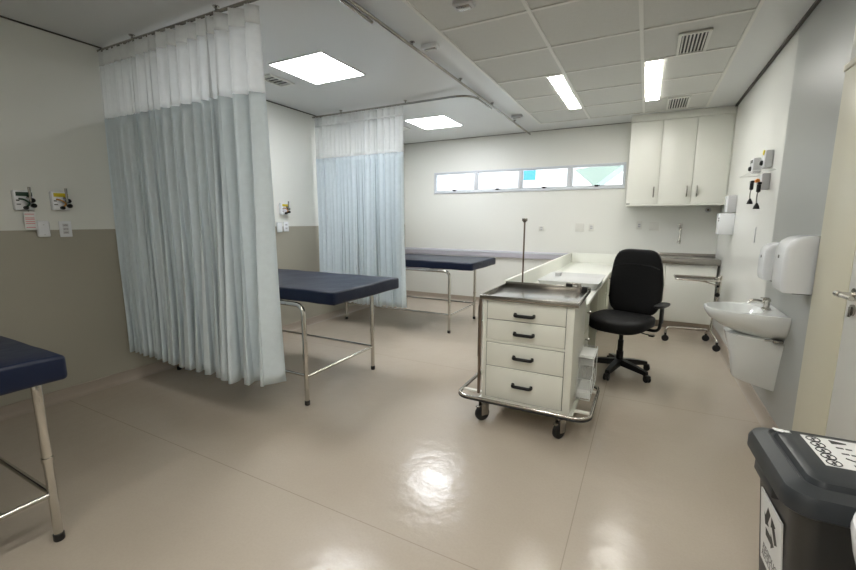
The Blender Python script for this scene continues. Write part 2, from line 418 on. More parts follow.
vent(-3.26, -3.12, 2.86, 3.12, 'small dark ceiling grille beside the near lit panel', 5, 'x')
vent(-3.26, -3.12, 5.05, 5.35, 'small dark ceiling grille beside the far lit panel', 5, 'x')
def fitting(x, y, sx, sy, label, m=M['plastic_g']):
    t = thing('ceiling_fitting', label, 'ceiling fitting', (x, y, ZC))
    obj('housing', box(NB(), -sx, sx, -sy, sy, -.035, -.001, .008), m, t)
    obj('cover', box(NB(), -sx*.7, sx*.7, -sy*.6, sy*.6, -.041, -.034, .003), M['steel'], t)
fitting(-1.07, 2.50, .06, .045, 'grey box fitting on the ceiling tiles, nearest the viewer')
fitting(-1.53, 2.95, .065, .03, 'small box fitting on the plaster strip beside the curtain track', M['plastic_w'])
fitting(-1.53, 5.30, .065, .03, 'small box fitting on the plaster strip near the window wall')

# curtain tracks
def track(pts, label, ends=()):
    t = thing('curtain_track', label, 'curtain track')
    b = NB(); path = fillet(pts, .22, 10); tube(b, path, .011, 8); obj('rail', b, M['steel'], t)
    P = [Vector(p) for p in path]; acc = 0
    for a, c in zip(P, P[1:]):
        L = (c-a).length; k = .45-acc
        while k < L:
            q = a+(c-a)*(k/L); bb = NB(); cyl(bb, (q.x, q.y, ZC-.001), (q.x, q.y, ZC-.024), .008, 10); cyl(bb, (q.x, q.y, ZC-.001), (q.x, q.y, ZC-.006), .02, 14)
            obj('bracket', bb, M['steel'], t); k += .9
        acc = (acc+L) % .9
    return t
ZT = ZC-.034
track([(-1.63, .6, ZT), (-1.63, YB-.004, ZT)], 'long straight steel curtain track running along the ceiling to the window wall')
track([(XL+.004, 1.825, ZT), (-1.672, 1.865, ZT), (-1.672, 2.4, ZT)], 'steel curtain track carrying the near curtain')
track([(XL+.004, 4.13, ZT), (-1.672, 4.13, ZT), (-1.672, 4.75, ZT)], 'curved steel curtain track carrying the far curtain')

# ------------------------------------------------------------------ curtains
def curtain(x0, x1, y0, y1, ztop, zmid, zbot, nf, amp, seed, label, grow=1.0):
    rnd = random.Random(seed)
    t = thing('privacy_curtain', label, 'curtain', ((x0+x1)/2, (y0+y1)/2, 0)); cx, cy = (x0+x1)/2, (y0+y1)/2
    # irregular fold boundaries
    ws = [rnd.uniform(.55, 1.5)*(1+.35*(grow-1)*i/nf) for i in range(nf)]; S = sum(ws); ed = [0]
    for w in ws: ed.append(ed[-1]+w/S)
    am = [rnd.uniform(.55, 1.25) for _ in range(nf+1)]
    sh = [rnd.uniform(-.35, .35) for _ in range(nf+1)]
    dr = [rnd.uniform(-1, 1) for _ in range(nf+1)]
    sub = 14; us = []
    for i in range(nf):
        for k in range(sub): us.append((i, k/sub))
    us.append((nf-1, 1.0))
    def pt(i, f, z):
        v = (ztop-z)/(ztop-zbot)
        u = ed[i]+(ed[i+1]-ed[i])*f
        a0, a1 = am[i], am[i+1]; A = (a0*(1-f)+a1*f)
        s0, s1 = sh[i], sh[i+1]; ss = s0*(1-f)+s1*f
        drift = (dr[i]*(1-f)+dr[i+1]*f)
        amp_v = amp*(.45+.75*v)*(1+(grow-1)*u)
        ph = 2*PI*f
        dy = amp_v*A*(1-2*abs(math.sin(ph/2))**.65+.10*math.sin(2*ph+7*v*ss))
        dx = amp_v*A*.52*math.sin(ph)*(.6+.4*v)+.02*drift*v*v
        X = x0+(x1-x0)*u+dx; Y = y0+(y1-y0)*u+dy+.012*math.sin(5*v+4*u+seed)*v
        X = max(X, XL+.006)
        return (X-cx, Y-cy, z)
    def sheet(zs, name, m, hem=0):
        b = NB(); R = []
        for z in zs:
            R.append([b.verts.new(pt(i, f, z+hem*(0))) for i, f in us])
        for A, B in zip(R, R[1:]):
            for k in range(len(us)-1): b.faces.new((A[k], A[k+1], B[k+1], B[k]))
        o = obj(name, b, m, t)
        sd = o.modifiers.new('s', 'SOLIDIFY'); sd.thickness = .0016; sd.offset = 0
        me = o.data; me.polygons.foreach_set('use_smooth', [True]*len(me.polygons))
        return o
    def rng(a, c, n): return [a+(c-a)*k/n for k in range(n+1)]
    sheet(rng(ztop, ztop-.10, 3), 'heading_tape', M['sheer_hem'])
    sheet(rng(ztop-.10, zmid, 8), 'mesh_panel', M['sheer'])
    sheet(rng(zmid, zbot, 26), 'cloth_panel', M['curtain'])
    for i in range(nf):
        p = pt(i, .5, ztop-.01); b = NB(); lx = p[0]; ly = y0+(y1-y0)*(ed[i]+ed[i+1])/2-cy
        tube(b, [(lx, ly, ZT-.004), (lx, (ly+p[1])/2, ZT-.016), (lx, p[1], ztop-.012)], .0028, 6); obj('glider', b, M['plastic_w'], t)
    return t
curtain(XL+.025, -2.125, 1.82, 1.865, ZT-.018, 2.115, .255, 19, .040, 3, 'near blue-grey privacy curtain with white mesh top, hanging in front of the middle bed', 2.4)
curtain(XL+.03, -2.485, 4.125, 4.125, ZT-.018, 2.112, .315, 21, .036, 11, 'far blue-grey privacy curtain with white mesh top, hanging behind the middle bed', 1.1)

# ------------------------------------------------------------------ examination beds
def make_bed(label, cat='examination bed'):
    # origin at the floor under the middle of the foot end legs; the bed runs towards -x
    t = thing('examination_bed', label, cat); W = .42; L = -1.555; r = .0175
    top = .868
    b = NB(); x0, x1 = L-.115, .29
    box(b, x0, x1, -W, W, top-.095, top, .016, 4)
    # gentle padding crown and dents
    bmesh.ops.subdivide_edges(b, edges=[e for e in b.edges if e.calc_length() > .4], cuts=14, use_grid_fill=True)
    rn = random.Random(5)
    for v in b.verts:
        if v.co.z > top-.02:
            v.co.z += .003*math.sin(5*v.co.x+1)*math.sin(7*v.co.y)-.003*abs(v.co.y/W)**3
        if abs(v.co.y) > W-.02 or v.co.x > x1-.02:
            v.co.z += .0018*math.sin(17*v.co.x+11*v.co.y)
    o = obj('mattress', b, M['navy'], t)
    zr = top-.095-r-.004
    for s in (-1, 1):
        y = s*(W-.004)
        b = NB(); tube(b, fillet([(-.16, y, zr), (0, y, zr), (0, y, .34)], .13, 10), r, 14); tube(b, [(0, y, .35), (0, y, .03)], r*.94, 14)
        cyl(b, (0, y, .60-.22), (0, y, .60-.24), r*1.18, 14)
        lg = obj('leg', b, M['chrome'], t)
        obj('foot_cap', lathe(NB(), [(r*.95, 0), (r*1.12, .004), (r*1.12, .032), (r*.9, .036)], (0, y, 0), 16), M['rubber'], lg)
        b = NB(); tube(b, fillet([(L+.16, y, zr), (L, y, zr), (L, y, .34)], .13, 10), r, 14); tube(b, [(L, y, .35), (L, y, .03)], r*.94, 14)
        lg = obj('leg', b, M['chrome'], t)
        obj('foot_cap', lathe(NB(), [(r*.95, 0), (r*1.12, .004), (r*1.12, .032), (r*.9, .036)], (L, y, 0), 16), M['rubber'], lg)
        b = NB(); tube(b, [(-.155, y, zr), (L+.155, y, zr)], r, 14); obj('side_rail', b, M['chrome'], t)
        b = NB(); tube(b, [(-.004, y*.985, .222), (L+.004, y*.985, .222)], r*.62, 12); obj('lower_rail', b, M['chrome'], t)
    for x in (0, L):
        b = NB(); tube(b, [(x, -W+.01, .215), (x, W-.01, .215)], r*.62, 12); obj('cross_bar', b, M['chrome'], t)
    for k, x in enumerate((-.25, -.78, -1.31)):
        b = NB(); box(b, x-.02, x+.02, -W+.01, W-.01, zr+r-.022, zr+r+.003, .003); obj('slat', b, M['chrome'], t)
    return t
bed = make_bed('navy examination bed with chrome legs, nearest one, cut off by the left edge')
bed.location = (-2.12, .245, 0)
dup(bed, (-2.12, 2.548, 0), 'navy examination bed with chrome legs in the middle, between the two curtains')
dup(bed, (-2.02, 4.82, 0), 'navy examination bed with chrome legs farthest away, by the window wall')

# ------------------------------------------------------------------ wall fittings, left wall
def gas_outlet(loc, rz, colm, label, n=3):
    # local: +x out of the wall, y along, z up
    t = thing('medical_gas_outlet', label, 'gas outlet', loc, rz)
    b = NB(); box(b, 0, .045, -.05, .05, -.066, .066, .006); obj('housing', b, M['plastic_w'], t)
    obj('colour_plate', box(NB(), .044, .048, -.04, .045, .028, .055, .001), colm, t)
    b = NB(); cyl(b, (.045, .02, .02), (.085, .02, .02), .009, 14); cyl(b, (.085, .02, -.01), (.085, .02, .085), .0075, 14); cyl(b, (.085, .02, .06), (.085, .02, .088), .0085, 14)
    obj('valve_stem', b, M['steel'], t)
    b = NB(); lathe(b, [(.0, -.02), (.013, -.02), (.016, -.012), (.016, .006), (.012, .012), (0, .012)], (.07, .035, .0), 14, 'x'); obj('regulator_knob', b, M['black'], t)
    b = NB(); lathe(b, [(.0, -.02), (.013, -.02), (.015, -.012), (.015, .006), (.01, .012), (0, .012)], (.07, .04, -.035), 14, 'x'); obj('regulator_knob', b, M['black'], t)
    b = NB(); tube(b, fillet([(.046, -.025, .01), (.075, -.01, .005), (.075, .02, -.02), (.06, .0, -.05)], .015), .006, 8); obj('hose', b, colm if colm is M['green'] else M['brass'], t)
    b = NB(); lathe(b, [(.0, -.012), (.012, -.012), (.013, .0), (.012, .012), (0, .012)], (.06, -.0, -.05), 14, 'x'); obj('connector', b, M['black'], t)
    b = NB(); box(b, .0445, .0465, -.042, -.025, -.005, .003); box(b, .0445, .0465, -.042, -.02, -.03, -.024); obj('printed_text', b, M['ink'], t)
    return t
gas_outlet((XL+.0005, 1.255, 1.478), 0, M['green'], 'white medical gas outlet with green plate and black valves on the near left wall')
gas_outlet((XL+.0005, 1.457, 1.482), 0, M['yellow'], 'white medical gas outlet with yellow plate on the near left wall')
gas_outlet((XL+.0005, 3.565, 1.478), 0, M['yellow'], 'small medical gas outlet with yellow plate on the wall between the curtains')
def socket(loc, rz, w, h, label, slots=((0, .02), (0, -.02)), group=None, pm=None):
    t = thing('wall_socket', label, 'wall socket', loc, rz, group)
    obj('face_plate', box(NB(), 0, .009, -w, w, -h, h, .003), pm or M['plastic_w'], t)
    for sy, sz in slots:
        s = obj('socket_insert', box(NB(), .0085, .011, sy-.017, sy+.017, sz-.011, sz+.011, .001), M['plastic_g'], t)
        b = NB()
        for q in (-.008, 0, .008): cyl(b, (.0105, sy+q, sz+(.002 if q == 0 else 0)), (.0118, sy+q, sz), .0026, 8)
        obj('pin_holes', b, M['ink'], s)
    return t
socket((XL+.0005, 1.477, 1.28), 0, .037, .058, 'white wall socket below the yellow gas outlet near the left edge', ((0, .028), (0, 0), (0, -.025)))
socket((XL+.0005, 3.605, 1.272), 0, .037, .058, 'white wall socket below the gas outlet between the curtains', ((0, .022), (0, -.02)))
t = thing('wall_call_box', 'plain white rounded box on the left wall beside the pink-printed notice', 'call button', (XL+.0005, 1.345, 1.283))
obj('housing', box(NB(), 0, .03, -.036, .036, -.058, .058, .012, 4), M['plastic_w'], t)
b = NB(); cyl(b, (.029, 0, .03), (.032, 0, .03), .004, 10); cyl(b, (.029, 0, -.04), (.032, 0, -.04), .004, 10); obj('screw', b, M['plastic_g'], t)
t = thing('wall_call_box', 'plain white rounded box half behind the near curtain edge', 'call button', (XL+.0005, 3.495, 1.265))
obj('housing', box(NB(), 0, .03, -.036, .036, -.058, .058, .012, 4), M['plastic_w'], t)
t = thing('notice_sheet', 'small hanging notice with pink print below the green gas outlet', 'notice', (XL+.04, 1.272, 1.34), -.12)
obj('sheet', box(NB(), 0, .003, -.03, .032, -.062, .062, .001), M['label'], t)
b = NB()
for z in (.045, .02, .01, -.005, -.018, -.045): box(b, .0028, .0036, -.024, .024, z-.003, z+.003)
obj('pink_print', b, M['pinkink'], t)
b = NB(); tube(b, [(-.012, 0, .06), (-.012, 0, .075), (.0, 0, .08), (.002, 0, .058)], .001, 6); tube(b, [(-.038, 0, .07), (-.012, 0, .075)], .002, 6); obj('hanging_clip', b, M['steel'], t)

# back wall plates (face -y)
R90 = -PI/2
def plate(x, z, w, h, label, ins=True):
    return socket((x, YB-.0005, z), R90, w, h, label, ((0, .012), (0, -.016)) if ins else (), None, M['wall_plate'])
plate(-1.40, 1.235, .04, .035, 'small white plate on the back wall, leftmost under the window')
plate(-.855, 1.252, .06, .06, 'blank square white plate on the back wall under the window', False)
plate(-.695, 1.257, .036, .055, 'white socket with outlets right of the blank square plate under the window')
plate(-.085, 1.288, .036, .055, 'white socket on the back wall under the first cupboard door')
plate(.095, 1.28, .06, .06, 'blank square white plate on the back wall left of the tap', False)
t = thing('wall_sensor', 'small round sensor on the back wall just under the right cupboard', 'sensor', (.682, YB-.0005, 1.488))
obj('ring', lathe(NB(), [(.032, 0), (.032, -.012), (.022, -.018), (.016, -.018), (.016, -.01), (0, -.01)], (0, 0, 0), 24, 'y'), M['plastic_g'], t)
obj('lens', lathe(NB(), [(.014, -.008), (.011, -.018), (0, -.02)], (0, 0, 0), 20, 'y'), M['rod'], t)

# wall mounted tap
t = thing('wall_tap', 'slim steel swan tap fixed to the back wall above the steel worktop', 'tap', (.40, YB-.0005, 1.22))
obj('wall_flange', lathe(NB(), [(.024, 0), (.024, -.006), (.014, -.012), (.012, -.05), (0, -.05)], (0, 0, .03), 20, 'y'), M['chrome'], t)
b = NB(); tube(b, fillet([(0, -.045, .03), (0, -.07, .045), (-.004, -.10, .03), (-.008, -.115, -.12)], .03), .010, 12); obj('spout', b, M['chrome'], t)
b = NB(); cyl(b, (-.008, -.115, -.115), (-.012, -.118, -.16), .016, 16, .02); obj('nozzle', b, M['steel'], t)
b = NB(); cyl(b, (0, -.03, .04), (0, -.03, .075), .008, 10); box(b, -.025, .025, -.04, -.02, .072, .084, .004); obj('tap_handle', b, M['chrome'], t)

# ------------------------------------------------------------------ wall cupboards
CY = 6.0
t = thing('wall_cupboard', 'tall white three-door cupboard hung on the back wall in the corner', 'cupboard', (.275, CY, 1.545))
w2 = .53
b = NB(); box(b, -w2, w2, .0, YB-CY-.001, 0, 1.02, .002); obj('carcass', b, M['cabinet'], t)
b = NB(); box(b, -w2-.005, w2, -.004, YB-CY-.001, 1.022, ZC-1.545-.003, .002); box(b, w2+.0005, XR-.275-.001, -.012, YB-CY-.001, -.0, ZC-1.545-.003, .001); obj('filler_panel', b, M['cabinet'], t)
b = NB(); box(b, -w2, w2, -.018, -.0, -.008, .012, .002); obj('bottom_rail', b, M['cabinet'], t)
dw = 2*w2/3
for i in range(3):
    a = -w2+i*dw+.004; c = -w2+(i+1)*dw-.004
    d = obj('cupboard_door', box(NB(), a, c, -.020, -.001, .016, 1.015, .003), M['cabinet'], t)
    hx = (c-.045) if i < 2 else (a+.05)
    b = NB(); tube(b, fillet([(hx, -.02, .10), (hx, -.045, .11), (hx, -.048, .165), (hx, -.045, .21), (hx, -.02, .22)], .02), .0075, 10)
    obj('handle', b, M['steel'], d)
obj('latch_tab', box(NB(), -w2+.005, -w2+.045, -.024, -.019, .012, .022, .002), M['black'], t)

# steel worktop and base cabinet in the corner
t = thing('steel_worktop', 'stainless steel sink worktop under the wall cupboards', 'worktop', (0, 0, 0))
b = NB(); box(b, -.31, .812, 5.88, YB-.022, .872, .894, .003); box(b, -.31, .812, 5.878, 5.898, .826, .894, .003); obj('top', b, M['steel'], t)
b = NB(); box(b, -.31, .812, YB-.022, YB-.001, .872, .93, .002); obj('upstand', b, M['steel'], t)
b = NB()
loft(b, [rrect(.27, .62, 5.97, 6.28, .8945, .06), rrect(.29, .60, 5.99, 6.26, .8955, .05)], True, True); obj('sink_rim', b, M['chrome'], t)
t = thing('base_cabinet', 'plain white panelled base cabinet under the steel worktop', 'cabinet', (0, 0, 0))
obj('body', box(NB(), -.28, .79, 5.93, YB-.012, .095, .871, .002), M['cabinet'], t)
for x0, x1 in ((-.275, .255), (.26, .785)): obj('front_panel', box(NB(), x0, x1, 5.912, 5.929, .10, .822, .002), M['cabinet'], t)
obj('plinth', box(NB(), -.27, .78, 5.97, 6.33, .001, .094, .002), M['skirt'], t)

# ------------------------------------------------------------------ desk
t = thing('reception_desk', 'long white desk with raised side screen running to the back wall', 'desk', (0, 0, 0))
DX0, DX1, DY0, DY1 = -.945, -.335, 3.13, 6.33
obj('side_screen', box(NB(), DX0-.018, DX0+.012, DY0, DY1, .012, .885, .004), M['laminate'], t)
obj('back_screen', box(NB(), DX0+.013, DX1, DY1-.022, DY1, .40, .885, .003), M['laminate'], t)
obj('desk_top', box(NB(), DX0+.013, DX1, DY0, DY1-.023, .722, .75, .004), M['laminate'], t)
def pedestal(y0, y1, nd):
    c = obj('pedestal', box(NB(), DX0+.06, DX1-.045, y0, y1, .03, .72, .003), M['desk_in'], t)
    hh = .66/nd
    for k in range(nd):
        z0 = .045+k*hh
        d = box(NB(), DX1-.044, DX1-.026, y0+.008, y1-.008, z0+.006, z0+hh-.004, .003)
        dd = obj('drawer_front', d, M['desk_in'], c)
        # knobs belong to the pedestal's drawers
        b = NB(); lathe(b, [(.006, 0), (.006, .014), (.014, .02), (.012, .03), (0, .032)], (DX1-.026, (y0+y1)/2, z0+hh*.7), 16, 'x')
        k2 = obj('knob', b, M['steel'], c)
pedestal(3.18, 3.58, 3)
pedestal(5.35, 5.8, 3)
obj('support_panel', box(NB(), DX0+.06, DX1-.04, 4.42, 4.45, .012, .721, .003), M['desk_in'], t)
t = thing('desk_tray', 'shallow grey-white tray with raised sloping rim lying on the desk', 'tray', (-.585, 4.12, .751))
b = NB(); W, D = .265, .36
loft(b, [rrect(-W+.03, W-.03, -D+.03, D-.03, .0, .03), rrect(-W, W, -D, D, .062, .04), rrect(-W+.008, W-.008, -D+.008, D-.008, .062, .035), rrect(-W+.05, W-.05, -D+.05, D-.05, .03, .02)], True, True)
obj('tray_body', b, M['tray'], t)
b = NB(); box(b, -W+.055, -W+.10, D-.14, D-.03, .031, .07, .004); obj('end_block', b, M['tray'], t)

# ------------------------------------------------------------------ drawer cart
t = thing('medical_cart', 'white four-drawer medical cart with steel top and bumper on black castors', 'cart', (-.62, 2.79, 0))
BX0, BX1, BY0, BY1 = -.285, .285, -.275, .26
b = NB(); box(b, BX0, BX1, BY0+.012, BY1, .165, .845, .004); obj('body', b, M['cartwhite'], t)
b = NB(); box(b, BX0, BX0+.024, BY0-.004, BY0+.02, .165, .845, .003); box(b, BX1-.045, BX1, BY0-.004, BY0+.02, .165, .845, .003); box(b, BX0, BX1, BY0-.002, BY0+.02, .165, .18, .002); box(b, BX0, BX1, BY0-.002, BY0+.02, .562, .578, .002)
obj('front_frame', b, M['cartwhite'], t)
b = NB(); box(b, BX0+.02, BX1-.04, BY0+.004, BY0+.013, .178, .846); obj('reveal', b, M['inkgrey'], t)
for z0, z1, hz in ((.718, .842, .762), (.580, .713, .640), (.403, .558, .482), (.183, .398, .296)):
    d = obj('drawer', box(NB(), BX0+.028, BX1-.049, BY0-.003, BY0+.013, z0, z1, .003), M['cartwhite'], t)
    b = NB(); hx = -.012
    tube(b, fillet([(hx-.058, BY0-.002, hz), (hx-.058, BY0-.03, hz-.003), (hx+.058, BY0-.03, hz-.003), (hx+.058, BY0-.002, hz)], .02), .0105, 10)
    box(b, hx-.068, hx-.05, BY0-.012, BY0-.002, hz-.012, hz+.012, .004); box(b, hx+.05, hx+.068, BY0-.012, BY0-.002, hz-.012, hz+.012, .004)
    obj('handle', b, M['black'], d)
b = NB(); box(b, BX0-.018, BX1+.018, BY0-.018, BY1+.02, .846, .852, .001); obj('top_tray', b, M['steel'], t)
b = NB(); h0, h1 = .848, .875
box(b, BX0-.022, BX1+.022, BY0-.022, BY0-.012, h0-.004, h1-.002, .002); box(b, BX0-.022, BX0-.012, BY0-.012, BY1+.02, h0, h1, .002); box(b, BX1+.012, BX1+.022, BY0-.012, BY1+.02, h0, h1, .002); box(b, BX0-.022, BX1+.022, BY1+.012, BY1+.026, h0, h1+.012, .003)
obj('tray_rim', b, M['steel'], t)
# bumper loop
b = NB(); lp = [(x, y, .172) for x, y, _ in rrect(-.455, .405, -.318, .30, 0, .085, 8)]
tube(b, lp, .009, 12, closed=True); bm_ = obj('bumper', b, M['chrome'], t)
b = NB(); tube(b, [(x, y, .158) for x, y, z in [(p[0]*1.006, p[1]*1.006, 0) for p in lp]], .0075, 10, closed=True); obj('bumper_strip', b, M['rubber'], bm_)
b = NB(); box(b, BX0-.02, BX1+.02, BY0-.005, BY1+.01, .145, .166, .003); box(b, -.45, .40, -.20, -.17, .155, .168, .002); box(b, -.45, .40, .16, .19, .155, .168, .002); obj('base_plate', b, M['cartwhite'], t)
def castor(parent, x, y, ang, r=.052, top=.150, m=None):
    c = NB(); rot = Matrix.Translation((x, y, 0)) @ Matrix.Rotation(ang, 4, 'Z')
    lathe(c, [(.0, .0), (.016, .0), (.016, .012), (.024, .016), (.024, .022), (0, .022)], (0, 0, top-.022), 16)
    for s in (-1, 1): box(c, -.045, .012, s*.020-.0025, s*.020+.0025, r-.012, top-.018, .002)
    box(c, -.035, .02, -.022, .022, top-.035, top-.022, .002); box(c, -.075, -.04, -.012, .012, r+.045, r+.053, .002)
    bmesh.ops.transform(c, matrix=rot, verts=c.verts); k = obj('castor', c, M['steel'], parent)
    w = NB(); lathe(w, [(r*.25, -.014), (r*.8, -.0155), (r*.97, -.011), (r, 0), (r*.97, .011), (r*.8, .0155), (r*.25, .014)], (-.028, 0, r), 28, 'y')
    bmesh.ops.transform(w, matrix=rot, verts=w.verts); obj('wheel', w, M['rubber'], k)
castor(t, -.262, -.25, .9); castor(t, .245, -.25, 1.05); castor(t, .235, .2, .6); castor(t, -.25, .2, 1.0)
# rod and hinges
b = NB(); cyl(b, (-.185, .30, .30), (-.185, .30, 1.335), .0062, 12); p = obj('pole', b, M['rod'], t)
b = NB(); lathe(b, [(.0075, 1.335), (.016, 1.345), (.019, 1.36), (.013, 1.362), (.0, 1.35)], (-.185, .30, 0), 16); box(b, -.205, -.165, .295, .305, 1.345, 1.366, .002); obj('pole_hook', b, M['steel'], p)
b = NB(); box(b, -.20, -.17, .262, .31, .82, .84, .003); box(b, -.20, -.17, .262, .31, .36, .38, .003); obj('pole_bracket', b, M['steel'], t)
b = NB(); box(b, BX0-.03, BX0-.012, BY0-.012, BY0+.012, .19, .842, .004); tube(b, [(BX0-.024, BY0, .45), (BX0-.024, BY0, .80)], .012, 10); obj('locking_bar', b, M['rod'], t)
b = NB(); box(b, .225, .25, .20, .215, .852, .918, .003); box(b, .15, .24, .205, .215, .902, .918, .003); obj('monitor_bracket', b, M['steel'], t)
b = NB(); box(b, .15, .195, .195, .212, .89, .912, .003); box(b, .255, .29, .225, .262, .853, .893, .004); obj('bracket_clamp', b, M['black'], t)
# clear holder on the left side
def acrylic(x0, x1, y0, y1, z0, z1, name, shelf=None, th=.003, parent=t):
    b = NB()
    box(b, x0, x1, y0, y1, z0, z0+th); box(b, x0, x1, y0, y0+th, z0, z1); box(b, x0, x1, y1-th, y1, z0, z1); box(b, x0, x0+th, y0, y1, z0, z1); box(b, x1-th, x1, y0, y1, z0, z1)
    o = obj(name, b, M['clear'], parent, False)
    e = NB(); r = .0022
    for z in (z0, z1): tube(e, [(x0, y0, z), (x1, y0, z), (x1, y1, z), (x0, y1, z)], r, 6, closed=True)
    for x in (x0, x1):
        for y in (y0, y1): tube(e, [(x, y, z0), (x, y, z1)], r, 6)
    obj('polished_edge', e, M['clearedge'], o)
    return o
acrylic(-.375, -.318, -.06, .20, .64, .80, 'side_holder')
acrylic(.29, .375, -.06, .20, .19, .33, 'waste_holder')
acrylic(.29, .38, .0, .26, .22, .47, 'glove_holder')
b = NB(); box(b, .292, .372, -.05, .19, .196, .235, .004); obj('holder_base', b, M['clearedge'], t)
b = NB(); box(b, .288, .384, -.0, .26, .445, .455, .002); box(b, .288, .384, 0, .006, .405, .455, .002); obj('holder_shelf', b, M['clearedge'], t)

# ------------------------------------------------------------------ office chair
CA = math.radians(-109)   # direction the chair faces
ch = thing('office_chair', 'black swivel office chair with tall padded back beside the desk', 'chair', (-.125, 3.95, 0), CA)
def seatshape(p):
    z = p.z
    if p.x > .05: z -= .05*((p.x-.05)/.2)**2*.5
    return Vector((p.x, p.y, z+.012*(p.y/.25)**2))
b = superpad(NB(), .49, .485, .115, .45, .55, shape=seatshape)
for v in b.verts: v.co += Vector((.03, 0, .475))
obj('seat', b, M['blackfab'], ch)
def backshape(p):
    u = (p.z+.30)/.60          # 0 bottom, 1 top
    k = 1-.22*max(0, u-.45)**1.3*1.6-.25*max(0, .25-u)
    x = p.x - .03*math.cos((u-.35)*PI)+.10*(p.y/.25)**2*.4
    return Vector((x, p.y*k, p.z))
b = superpad(NB(), .10, .46, .60, .42, .60, shape=backshape)
bmesh.ops.transform(b, matrix=Matrix.Translation((-.255, 0, .795)) @ Matrix.Rotation(math.radians(-6), 4, 'Y'), verts=b.verts)
bk = obj('backrest', b, M['blackfab'], ch)
b = NB()
tube(b, fillet([(-.205, -.20, .93), (-.222, -.13, .955), (-.232, 0, .962), (-.222, .13, .955), (-.205, .20, .93)], .05), .005, 8)
obj('seam', b, M['black'], bk)
b = NB(); tube(b, fillet([(-.05, 0, .42), (-.29, 0, .42), (-.315, 0, .70)], .07), .022, 12); box(b, -.33, -.30, -.035, .035, .42, .80, .008); obj('back_support', b, M['black'], ch)
b = NB(); box(b, -.11, .13, -.09, .09, .395, .43, .012); tube(b, [(0, .08, .405), (.04, .25, .40)], .005, 8); box(b, .02, .06, .24, .28, .392, .405, .004); obj('seat_mechanism', b, M['black'], ch)
b = NB(); lathe(b, [(.03, .10), (.03, .20), (.024, .205), (.024, .30), (.018, .305), (.018, .40)], (0, 0, 0), 20); obj('gas_lift', b, M['black'], ch)
b = NB(); lathe(b, [(.0, .07), (.045, .07), (.05, .085), (.045, .12), (.028, .13), (0, .13)], (0, 0, 0), 24); obj('hub', b, M['black'], ch)
for s in (1,):
    b = NB(); tube(b, fillet([(-.04, s*.15, .425), (-.04, s*.29, .425), (-.03, s*.30, .64)], .05), .013, 10)
    box(b, -.055, -.01, s*.30-.012, s*.30+.012, .50, .645, .006)
    a = obj('armrest', b, M['black'], ch)
    pd = superpad(NB(), .24, .075, .03, .5, .5, 24, 10)
    for v in pd.verts: v.co += Vector((-.02, s*.302, .655))
    obj('arm_pad', pd, M['black'], a)
for k in range(5):
    a = 2*PI*k/5+1.29; R = Matrix.Rotation(a, 4, 'Z')
    b = NB(); L = .27
    loft(b, [[(.03, -.03, .075), (.03, .03, .075), (.03, .026, .128), (.03, -.026, .128)], [(.16, -.026, .066), (.16, .026, .066), (.16, .021, .112), (.16, -.021, .112)], [(L, -.02, .058), (L, .02, .058), (L, .016, .088), (L, -.016, .088)]])
    bmesh.ops.transform(b, matrix=R, verts=b.verts); lg = obj('base_leg', b, M['black'], ch)
    b = NB()
    for s in (-1, 1): lathe(b, [(0, -.009), (.024, -.009), (.0275, -.004), (.0275, .004), (.024, .009), (0, .009)], (L+.008, s*.013, .028), 20, 'y')
    box(b, L-.02, L+.03, -.022, .022, .034, .062, .008)
    M4 = R @ Matrix.Translation((L, 0, 0)) @ Matrix.Rotation(random.uniform(-1, 1), 4, 'Z') @ Matrix.Translation((-L, 0, 0))
    bmesh.ops.transform(b, matrix=M4, verts=b.verts); obj('castor', b, M['black'], lg)

# ------------------------------------------------------------------ instrument (over-bed) trolley
t = thing('instrument_trolley', 'chrome instrument trolley with flat steel tray on three-wheeled base by the corner', 'trolley', (0, 0, 0))
PXm, PYm = .725, 5.30
b = NB(); tube(b, fillet([(PXm-.02, PYm, .17), (PXm-.01, PYm, .45), (PXm+.03, PYm, .775)], .05), .012, 12); obj('post', b, M['chrome'], t)
b = NB(); tube(b, fillet([(PXm+.008, PYm, .46), (PXm+.02, PYm, .70)], .03), .017, 12); obj('sliding_tube', b, M['chrome'], t)
b = NB(); lathe(b, [(0, -.02), (.02, -.02), (.024, 0), (.02, .02), (0, .02)], (PXm-.0, PYm-.035, .57), 16, 'y'); cyl(b, (PXm, PYm, .66), (PXm, PYm-.03, .66), .012, 10); obj('clamp_knob', b, M['rubber'], t)
b = NB(); z = .728
box(b, .335, .715, 5.12, 5.46, z-.004, z, .001); obj('tray', b, M['steel'], t)
b = NB(); tube(b, [(x, y, z+.006) for x, y, _ in rrect(.325, .725, 5.11, 5.47, 0, .03, 4)], .009, 10, closed=True); obj('tray_frame', b, M['chrome'], t)
b = NB(); tube(b, fillet([(PXm+.02, PYm, .66), (PXm-.14, PYm, .705), (PXm-.32, PYm, .716)], .05), .008, 10); tube(b, [(PXm+.028, PYm, .77), (PXm-.01, PYm, .728)], .012, 10); obj('support_arm', b, M['chrome'], t)
b = NB(); tube(b, fillet([(.283, 5.27, .09), (.287, 5.28, .155), (.36, 5.30, .165), (.66, 5.33, .165), (.69, 5.44, .14), (.69, 5.47, .09)], .06), .011, 12)
tube(b, fillet([(PXm-.02, PYm+.02, .175), (.715, 5.22, .155), (.74, 5.09, .12), (.742, 5.07, .09)], .05), .011, 12); obj('base_frame', b, M['chrome'], t)
for x, y in ((.283, 5.265), (.69, 5.47), (.742, 5.07)):
    b = NB(); lathe(b, [(0, -.012), (.032, -.012), (.037, -.004), (.037, .004), (.032, .012), (0, .012)], (x, y, .0375), 20, 'y'); cyl(b, (x, y, .05), (x, y, .1), .012, 12); obj('castor', b, M['rubber'], t)

